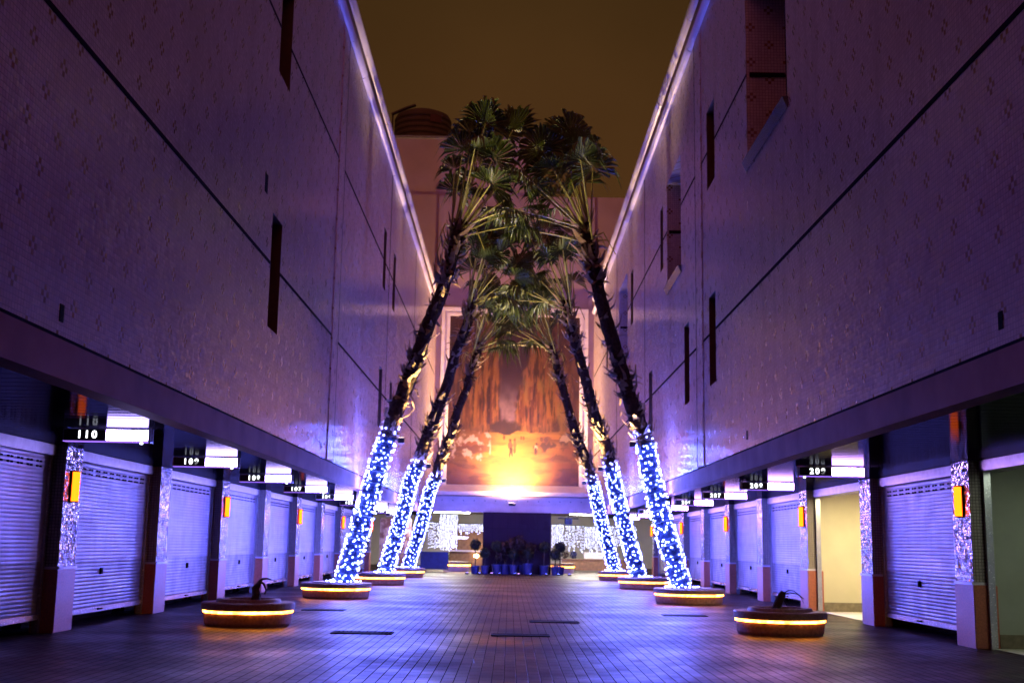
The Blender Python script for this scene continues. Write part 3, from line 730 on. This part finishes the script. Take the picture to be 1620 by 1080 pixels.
# floodlight under the mural
FL = thing('mural_floodlight', 'small floodlight on the lintel blazing up at the mural', 'floodlight', (0, EY-1.65, 3.5))
b_ = MB(); b_.box(-.17, .17, -.10, .10, -.14, .0); bevel(b_.build('lamp_body', M['black'], FL), .02)
b_ = MB(); b_.face((-.15,-.08,.003), (.15,-.08,.003), (.15,.08,.003), (-.15,.08,.003)); b_.build('lens', M['flood_glass'], FL)
MB().tube([(0, .08, -.07), (0, .8, -.09), (0, 1.53, -.09)], .025, 8).build('bracket_arm', M['black'], FL)
li = bpy.data.lights.new('flood', 'SPOT'); li.energy = 22000; li.color = (1, .58, .27); li.spot_size = math.radians(168); li.spot_blend = 1; li.shadow_soft_size = .12
lo = bpy.data.objects.new('flood_beam', li); COL.objects.link(lo); lo.parent = FL; lo.location = (0, 0, .03); lo.rotation_euler = Vector((0, .04, 1)).to_track_quat('-Z', 'Y').to_euler()

# dark polished screen wall under the lintel
tag(MB().box(-1.45, 1.98, 60.95, 61.35, 0, 3.05).build('screen_wall', M['granite_wall']), 'dark purple polished granite screen wall under the mural, behind the potted plants', 'wall')

# ------------------------------------------------------------------ potted plants and blue uplights before the screen
def leafball(mb, c, r, n, rr, size):
    for k in range(n):
        d = Vector((rr.gauss(0,1), rr.gauss(0,1), rr.gauss(0,1))).normalized(); p = Vector(c)+d*r*rr.uniform(.72, 1.05)
        a = d.cross(Vector((rr.gauss(0,1), rr.gauss(0,1), rr.gauss(0,1)))).normalized(); b = d.cross(a); sz = size*rr.uniform(.6, 1.3)
        q = (a*rr.uniform(.6,1)+d*rr.uniform(-.2,.6)); b = b*.55
        mb.face(p-b*sz*.5, p+q*sz*.6-b*sz*.4, p+q*sz*1.2, p+q*sz*.6+b*sz*.4, p+b*sz*.5)
def topiary(x, y, zc, r, pr, ph, words):
    rr = random.Random(int(x*1000)+7); R = thing('potted_topiary', words, 'potted plant', (x, y, 0), 'clipped ball trees in pots before the screen wall')
    MB().lathe(0, 0, [(pr*.78, 0), (pr*.82, .03), (pr, ph-.06), (pr*1.08, ph-.05), (pr*1.08, ph), (pr*.9, ph), (pr*.88, ph-.06)], 24).build('pot', M['pot'], R, smooth=False)
    MB().tube([(0,0,ph-.08), (.01,0,(ph+zc)/2), (0,0,zc-r*.5)], .03, 7).build('stem', M['stump'], R)
    mb = MB(); leafball(mb, (0,0,zc), r, 420, rr, .085); leafball(mb, (0,0,zc), r*.7, 200, rr, .12); mb.build('foliage', M['topiary'], R)
tp = [(-1.78, 60.1, 1.42, .28, .22, .40, 'round topiary at the far left end of the potted row, clear of the screen'),
      (-1.30, 59.8, 1.02, .25, .20, .42, 'low topiary second from the left in the potted row'),
      (-.72, 60.2, 1.36, .28, .24, .48, 'tall topiary third from the left, in the bright blue lit pot'),
      (.10, 59.8, .98, .25, .20, .46, 'low topiary at the middle of the potted row'),
      (.82, 60.0, 1.02, .27, .24, .55, 'low topiary right of the middle of the potted row, in the widest pot'),
      (1.62, 60.2, 1.36, .26, .24, .46, 'tall topiary third from the right in the potted row'),
      (2.16, 59.8, .98, .28, .2, .44, 'low topiary second from the right in the potted row'),
      (2.42, 60.4, 1.36, .28, .22, .42, 'round topiary at the far right end of the potted row, clear of the screen')]
for a in tp: topiary(*a)
def shrub(x, y, h, words):
    rr = random.Random(int(x*100)+50); R = thing('potted_shrub', words, 'potted plant', (x, y, 0), 'reddish shrubs before the screen wall')
    MB().lathe(0, 0, [(.22, 0), (.28, .42), (.30, .42), (.30, .47), (.25, .47), (.24, .42)], 20).build('pot', M['pot'], R)
    mb = MB()
    for k in range(9):
        a = rr.uniform(0, 2*PI); top = Vector((math.cos(a)*rr.uniform(.1,.5), math.sin(a)*.25, h*rr.uniform(.6, 1)))
        leafball(mb, top-Vector((0,0,.2)), .24, 90, rr, .13)
    mb.build('foliage', M['redleaf'], R)
    st = MB()
    for k in range(5): st.tube([(0,0,.42), (rr.uniform(-.15,.15), rr.uniform(-.1,.1), h*.5), (rr.uniform(-.35,.35), rr.uniform(-.15,.15), h*.8)], [.02,.014,.008], 5)
    st.build('stem', M['stump'], R)
shrub(-.30, 60.45, 1.75, 'reddish bushy shrub left of centre before the screen wall'); shrub(.62, 60.5, 1.85, 'taller reddish bushy shrub right of centre before the screen wall')
def uplight(x, y, mat, words):
    R = thing('ground_uplight', words, 'uplight', (x, y, 0), 'uplights on the ground by the pots')
    MB().lathe(0, 0, [(.09, 0), (.10, .02), (.085, .07), (.07, .075)], 20).build('housing', M['black'], R)
    mb = MB(); mb.face(*[(.066*math.cos(2*PI*k/20), .066*math.sin(2*PI*k/20), .079) for k in range(20)]); mb.build('lens', M[mat], R)
uplight(-2.15, 59.2, 'blue_lamp', 'blue uplight on the paving at the left end of the pots'); uplight(-.95, 59.15, 'pink_lamp', 'violet uplight on the paving before the bright blue pot')
uplight(.36, 59.1, 'pink_lamp', 'violet uplight on the paving at the middle of the pots'); uplight(1.72, 59.1, 'blue_lamp', 'bright blue uplight on the paving right of the middle pots'); uplight(2.85, 59.4, 'blue_lamp', 'blue uplight on the paving at the right end of the pots')
uplight(-.58, 59.35, 'blue_lamp', 'blue uplight tucked against the third pot from the left'); uplight(-1.55, 59.35, 'blue_lamp', 'blue uplight tucked between the first two pots from the left'); uplight(2.3, 59.3, 'blue_lamp', 'blue uplight tucked before the last two pots on the right')
uplight(.2, 59.25, 'blue_lamp', 'blue uplight tucked before the low middle topiary'); uplight(.95, 59.35, 'blue_lamp', 'blue uplight tucked before the widest pot')

# ------------------------------------------------------------------ lit concourse beyond the end building
CB = thing('concourse_hall', 'bright cream concourse hall seen beneath the end building', 'hall', (0, 82, 0))
def K(mb, name, mat, par=None):
    o = mb.build(name, mat, par or CB)
    if par is None: o.matrix_parent_inverse = Matrix.Translation((0, -82, 0))
    return o
K(MB().box(-16, 16, 82, 82.3, 0, 3.85), 'back_wall', M['cream2'])
sw = MB(); sw.box(-16.3, -16.001, 62.5, 82.3, 0, 3.85); sw.box(16.001, 16.3, 62.5, 82.3, 0, 3.85); K(sw, 'side_wall', M['cream2'])
K(MB().box(-16, 16, 62.41, 81.99, 3.42, 3.84), 'hall_ceiling', M['cream2'])
K(MB().box(-16, -7.3, 62.0, 62.3, 0, 3.05), 'return_wall', M['concrete']); K(MB().box(7.3, 16, 62.0, 62.3, 0, 3.05), 'return_wall', M['concrete'])
lab = ['left strip light under the concourse ceiling, nearest the passage', 'right strip light under the concourse ceiling, nearest the passage', 'rear left strip light under the concourse ceiling', 'rear right strip light under the concourse ceiling']
for i, (x, y) in enumerate(((-4.1, 64.5), (4.35, 65.5), (-3.6, 73), (4.6, 73))):
    R = thing('strip_light', lab[i], 'ceiling light', (x, y, 3.42), 'strip lights in the concourse')
    MB().box(-1.1, 1.1, -.16, .16, -.08, -.001).build('light_case', M['sign_case'], R); MB().box(-1.07, 1.07, -.13, .13, -.14, -.082).build('diffuser', M['tube_light'], R)
# curtains of tiny lights
def curtain(x0, x1, y, z0, z1, n, seed, words, ragged=.0):
    rr = random.Random(seed); R = thing('light_curtain', words, 'curtain lights', ((x0+x1)/2, y, z1), 'hanging curtains of tiny lights')
    mb = MB(); wm = MB(); ns = max(3, int((x1-x0)/.09)); w = (x1-x0)/2
    wm.tube([(-w-.05, 0, 0), (w+.05, 0, 0)], .012, 5)
    for k in range(ns):
        x = -w+2*w*(k+.5)/ns; L = (z1-z0)*(1-ragged*rr.random()); z = -.06
        wm.tube([(x, 0, 0), (x, .005, -L)], .003, 3)
        while z > -L:
            c_ = (x+rr.uniform(-.03, .03), rr.uniform(-.03, .03), z); r = rr.uniform(.013, .022)
            n_ = len(mb.v)
            mb.v += [(c_[0]+r, c_[1], c_[2]), (c_[0]-r, c_[1], c_[2]), (c_[0], c_[1]+r, c_[2]), (c_[0], c_[1]-r, c_[2]), (c_[0], c_[1], c_[2]+r), (c_[0], c_[1], c_[2]-r)]
            for f in ((0,2,4),(2,1,4),(1,3,4),(3,0,4),(2,0,5),(1,2,5),(3,1,5),(0,3,5)): mb.f.append(tuple(n_+i for i in f)); mb.mi.append(0)
            z -= rr.uniform(.5, 1.5)/n
    wm.build('curtain_wire', M['wire'], R); o = mb.build('tiny_bulbs', M['curtain_bulb'], R); o['kind'] = 'stuff'
curtain(-4.6, -3.95, 66.5, 1.15, 2.6, 7, 1, 'sparse violet edged light curtain at the far left of the concourse')
curtain(-3.95, -2.95, 66.2, 1.05, 3.05, 15, 2, 'tall dense white light curtain like a pillar, left of the screen wall', .1)
curtain(-2.9, -1.45, 66.4, 1.95, 2.55, 11, 3, 'short light curtain like a pelmet just left of the screen wall', .35)
curtain(2.2, 2.85, 66.2, 1.35, 2.6, 14, 4, 'dense white light curtain just right of the screen wall', .1)
curtain(2.95, 4.0, 66.9, 1.0, 2.55, 8, 5, 'ragged light curtain second to the right of the screen wall', .45)
curtain(4.0, 4.75, 66.5, .95, 2.5, 12, 6, 'dense light curtain third to the right of the screen wall', .25)
curtain(4.8, 6.9, 66.8, 1.05, 2.55, 7, 7, 'wide sparse light curtain at the far right of the concourse', .4)
# things standing in the concourse
R = thing('light_bench', 'far bench with a glowing amber strip, left of the screen wall', 'bench', (-2.9, 64.8, 0), 'far benches with light strips'); 
def bench(R, w):
    MB().lathe(0, 0, [(w, 0), (w, .30)], 40).build('bench_body', M['lintel'], R); MB().lathe(0, 0, [(w*1.0, .302), (w*1.03, .31), (w*1.03, .36), (w, .365)], 40).build('light_strip', M['led'], R)
    MB().lathe(0, 0, [(w*1.06, .37), (w*1.06, .5), (w*.9, .52)], 40).build('seat_slab', M['planter_top'], R)
bench(R, .72)
R = thing('light_bench', 'far bench with a glowing amber strip, right of the screen wall', 'bench', (2.75, 64.8, 0), 'far benches with light strips'); bench(R, .62)
R = thing('glowing_kiosk', 'brown kiosk with a dazzling warm lamp, left of the screen wall', 'kiosk', (-2.55, 70, 0))
MB().box(-1.0, 1.3, 0, .6, 0, 2.2).build('kiosk_body', M['brownbox'], R); MB().box(-1.1, 1.4, -.25, .7, 1.0, 1.1).build('counter', M['lintel'], R)
for z in (1.36, .78): MB().lathe(.55, -.30, [(.02, z-.12), (.13, z-.06), (.15, z), (.13, z+.06), (.02, z+.12)], 16).build('globe_lamp', M['glow'], R)
dots = MB()
for k in range(46):
    x = -.78+k*.018+RND.uniform(-.02, .02); z = 1.78+.05*math.sin(k*.9)+RND.uniform(-.03, .03); dots.box(x, x+.022, -.022, -.004, z, z+.022)
dots.build('light_squiggle', M['curtain_bulb'], R)
tag(MB().box(-4.75, -3.3, 63.6, 63.72, .12, 1.02).build('display_board', M['bluebox']), 'dark navy board standing behind the farthest left palm', 'board')
tag(MB().box(-7.1, -5.4, 65.2, 65.28, .35, 2.75).build('banner', M['banner']), 'blotchy pink and brown printed banner at the left end of the passage', 'banner')
R = thing('projector', 'dark projector hanging from the concourse ceiling right of the screen wall', 'projector', (3.05, 65.2, 3.42))
MB().box(-.55, .55, -.05, .05, -.56, -.50).build('mount_bar', M['black'], R); MB().tube([(0,0,-.001), (0,0,-.5)], .03, 8).build('ceiling_pole', M['black'], R); bevel(MB().box(-.2, .2, -.2, .2, -.86, -.565).build('projector_body', M['black'], R), .03)
R = thing('market_table', 'low brown table at the back of the concourse right of the screen wall', 'table', (4.6, 68, 0))
MB().box(-1.8, 2.4, 0, .9, .66, .72).build('table_top', M['brownbox'], R); MB().box(-1.75, 2.35, .05, .1, .1, .655).build('front_panel', M['brownbox'], R)
for x in (-1.7, 2.25): MB().box(x, x+.08, .15, .85, 0, .655).build('leg', M['brownbox'], R)
bevel(MB().box(4.1, 5.2, 68.2, 68.8, .722, 1.1).build('carton', M['whitebox']), .02); tag(bpy.data.objects['carton'], 'white carton standing on the low brown table', 'box')
for j, (x, w, nm) in enumerate(((3.05, 'redleaf', 'left'), (3.5, 'bluebox', 'right'))):
    mb = MB(); leafball(mb, (x, 68.4, .93), .2, 160, random.Random(j), .1)
    tag(mb.build('flower_bunch', M[w]), f'{"red" if j == 0 else "blue"} bunch of flowers on the {nm} end of the low brown table', 'flowers')
mb = MB(); rr = random.Random(5)
for k in range(30): leafball(mb, (-4.6+k*.1, 74, rr.uniform(.3, .8)), .22, 40, rr, .12)
o = mb.build('hedge', M['hedge']); tag(o, 'low clipped hedge at the back of the concourse on the left', 'hedge')

# ------------------------------------------------------------------ roof things
R = thing('water_tank', 'round ribbed steel water tank on the roof of the end building', 'water tank', (-5.5, 66, 23.2))
pr = [(1.38, 0)]; z = .05
while z < 1.6: pr += [(1.38, z), (1.42, z+.05), (1.42, z+.12), (1.38, z+.17)]; z += .24
pr += [(1.38, 1.68), (1.3, 1.8), (.9, 1.95), (.3, 2.02)]; pr = [(a*1.16, b*1.38) for a, b in pr]
MB().lathe(0, 0, pr, 40).build('tank_body', M['tank'], R)
MB().tube([(-1.75, -.7, 2.4), (-1.0, -.8, 2.72), (-.4, -.7, 2.98)], .09, 8).build('inlet_pipe', M['black'], R); MB().tube([(-1.7, -.65, 0), (-1.7, -.65, 2.4)], .05, 8).build('side_pipe', M['tank'], R)
pm = MB()
for k in range(6):
    a, b = -PI/2+.32+k*.07, -PI/2+.32+(k+1)*.07; r = 1.67
    pm.face((r*math.cos(a), r*math.sin(a), 1.72), (r*math.cos(b), r*math.sin(b), 1.72), (r*math.cos(b), r*math.sin(b), 2.15), (r*math.cos(a), r*math.sin(a), 2.15))
pm.build('name_plate', M['red_plate'], R)
R = thing('roof_unit', 'small dark box unit on the roof edge of the right building', 'roof unit', (4.75, 55.5, 14.952))
bevel(MB().box(-.25, .6, -.4, .4, 0, 1.0).build('unit_body', M['black'], R), .02); MB().box(-.2, .55, -.43, -.405, .15, .85).build('grille', M['grate'], R)

# ------------------------------------------------------------------ drains in the paving
def drain(x, y, w, d, words, slots=True):
    R = thing('drain_cover', words, 'drain', (x, y, 0), 'iron covers in the paving')
    fr = MB(); b = .03
    for q in ((-w/2, w/2, -d/2, -d/2+b), (-w/2, w/2, d/2-b, d/2), (-w/2, -w/2+b, -d/2+b+.0005, d/2-b-.0005), (w/2-b, w/2, -d/2+b+.0005, d/2-b-.0005)): fr.box(*q, .004, .016)
    fr.build('rim', M['grate'], R)
    gr = MB(); n = 14
    if slots:
        for k in range(n):
            x0 = -w/2+b+.004+k*(w-2*b-.008)/n; gr.box(x0, x0+(w-2*b)/n*.6, -d/2+b+.002, d/2-b-.002, .007, .013)
    else: gr.box(-w/2+b+.004, w/2-b-.004, -d/2+b+.004, d/2-b-.004, .006, .012)
    gr.build('grate' if slots else 'lid', M['grate'], R)
    bd = MB(); bd.box(-w/2+.005, w/2-.005, -d/2+.005, d/2-.005, .002, .005); bd.build('drain_bed', M['dark'], R)
drain(-2.45, 19.85, .98, .5, 'slotted iron grate in the paving right of the nearest left planter'); drain(.1, 19.9, .95, .42, 'dark iron lid in the paving at the middle front of the passage', False)
drain(.78, 23.5, .95, .5, 'dark iron lid in the paving behind the middle front one', False); drain(-4.05, 26.2, .9, .5, 'iron lid between the first two left planters', False); drain(3.7, 26.4, .95, .45, 'iron lid between the first two right planters', False)

# ------------------------------------------------------------------ lamp inside the open shops
def shop_lamp(k, lit):
    ya, yb = PY[k]+PW, PY[k+1]
    R = thing('shop_ceiling_light', 'warm ceiling light inside the open cream shop on the right' if lit else 'dim ceiling light inside the open grey shop nearest on the right', 'ceiling light', (8.0, (ya+yb)/2, 2.85))
    MB().box(-.3, .3, -.6, .6, -.05, -.002).build('light_case', M['sign_case'], R)
    m = MB(); m.box(-.27, .27, -.57, .57, -.075, -.052); m.build('diffuser', M['shop_lit' if lit else 'shop_dim'], R)
M['shop_lit'] = emit('shop_light', (1, .84, .46), 92); M['shop_dim'] = emit('shop_dim_light', (.85, 1, .75), 10)
shop_lamp(3, True); shop_lamp(1, False)

# ------------------------------------------------------------------ night sky with an added red glow
wd = bpy.data.worlds.new('World'); sc.world = wd; wd.use_nodes = True; nt = wd.node_tree; nt.nodes.clear()
out = nt.nodes.new('ShaderNodeOutputWorld'); bg = nt.nodes.new('ShaderNodeBackground'); tcw = nt.nodes.new('ShaderNodeTexCoord'); sp = nt.nodes.new('ShaderNodeSeparateXYZ'); rp = nt.nodes.new('ShaderNodeValToRGB')
nt.links.new(tcw.outputs['Generated'], sp.inputs[0]); nt.links.new(sp.outputs[2], rp.inputs[0]); 
rp.color_ramp.elements[0].position = .24; rp.color_ramp.elements[0].color = (.108, .044, .013, 1); rp.color_ramp.elements[1].position = .56; rp.color_ramp.elements[1].color = (.038, .022, .006, 1)
mxn = nt.nodes.new('ShaderNodeMix'); mxn.data_type = 'RGBA'; mxn.blend_type = 'MULTIPLY'; mxn.inputs[0].default_value = .55
nzw = nt.nodes.new('ShaderNodeTexNoise'); nzw.inputs['Scale'].default_value = 3.5; nzw.inputs['Detail'].default_value = 5
nt.links.new(tcw.outputs['Generated'], nzw.inputs['Vector']); nt.links.new(rp.outputs[0], mxn.inputs[6]); nt.links.new(nzw.outputs[0], mxn.inputs[7])

gl = nt.nodes.new('ShaderNodeMapRange'); gl.interpolation_type = 'SMOOTHSTEP'; nt.links.new(sp.outputs[1], gl.inputs[0]); gl.inputs[1].default_value = .25; gl.inputs[2].default_value = -.6; gl.inputs[3].default_value = 0; gl.inputs[4].default_value = 1
gz = nt.nodes.new('ShaderNodeMapRange'); gz.interpolation_type = 'SMOOTHSTEP'; nt.links.new(sp.outputs[2], gz.inputs[0]); gz.inputs[1].default_value = -.05; gz.inputs[2].default_value = .6
mu = nt.nodes.new('ShaderNodeMath'); mu.operation = 'MULTIPLY'; nt.links.new(gl.outputs[0], mu.inputs[0]); nt.links.new(gz.outputs[0], mu.inputs[1])
ad = nt.nodes.new('ShaderNodeMix'); ad.data_type = 'RGBA'; nt.links.new(mu.outputs[0], ad.inputs[0]); nt.links.new(mxn.outputs[2], ad.inputs[6]); ad.inputs[7].default_value = (.50, .105, .075, 1)  # red glow added in the unseen sky behind the camera, for the near walls
nt.links.new(ad.outputs[2], bg.inputs[0]); bg.inputs[1].default_value = 1.0; nt.links.new(bg.outputs[0], out.inputs[0])

# ------------------------------------------------------------------ camera
f = 1890.0; pit = math.atan(321/1890); rol = math.radians(.97); yaw = -1.45/1890
Fv = Vector((math.sin(yaw)*math.cos(pit), math.cos(yaw)*math.cos(pit), math.sin(pit))); R0 = Vector((math.cos(yaw), -math.sin(yaw), 0)); U0 = R0.cross(Fv)
Rv = R0*math.cos(rol)+U0*math.sin(rol); Uv = -R0*math.sin(rol)+U0*math.cos(rol)
cam = bpy.data.cameras.new('camera'); co = bpy.data.objects.new('camera', cam); COL.objects.link(co)
co.matrix_world = Matrix(((Rv.x, Uv.x, -Fv.x, -.1), (Rv.y, Uv.y, -Fv.y, 0), (Rv.z, Uv.z, -Fv.z, 1.45), (0, 0, 0, 1)))
cam.sensor_width = 36; cam.lens = 36*f/1620; cam.clip_start = .1; cam.clip_end = 2000
cam.dof.use_dof = True; cam.dof.focus_distance = 11; cam.dof.aperture_fstop = 3.6
sc.camera = co

sc.view_settings.view_transform = 'Standard'; sc.view_settings.look = 'None'; sc.view_settings.exposure = 0; sc.view_settings.gamma = 1
sc.render.engine = 'CYCLES'; cy = sc.cycles
cy.use_denoising = True; cy.denoiser = 'OPENIMAGEDENOISE'; cy.denoising_input_passes = 'RGB_ALBEDO_NORMAL'
cy.max_bounces = 6; cy.diffuse_bounces = 3; cy.glossy_bounces = 4; cy.transmission_bounces = 2; cy.sample_clamp_indirect = 4; cy.sample_clamp_direct = 40
cy.use_light_tree = True; cy.caustics_reflective = False; cy.caustics_refractive = False
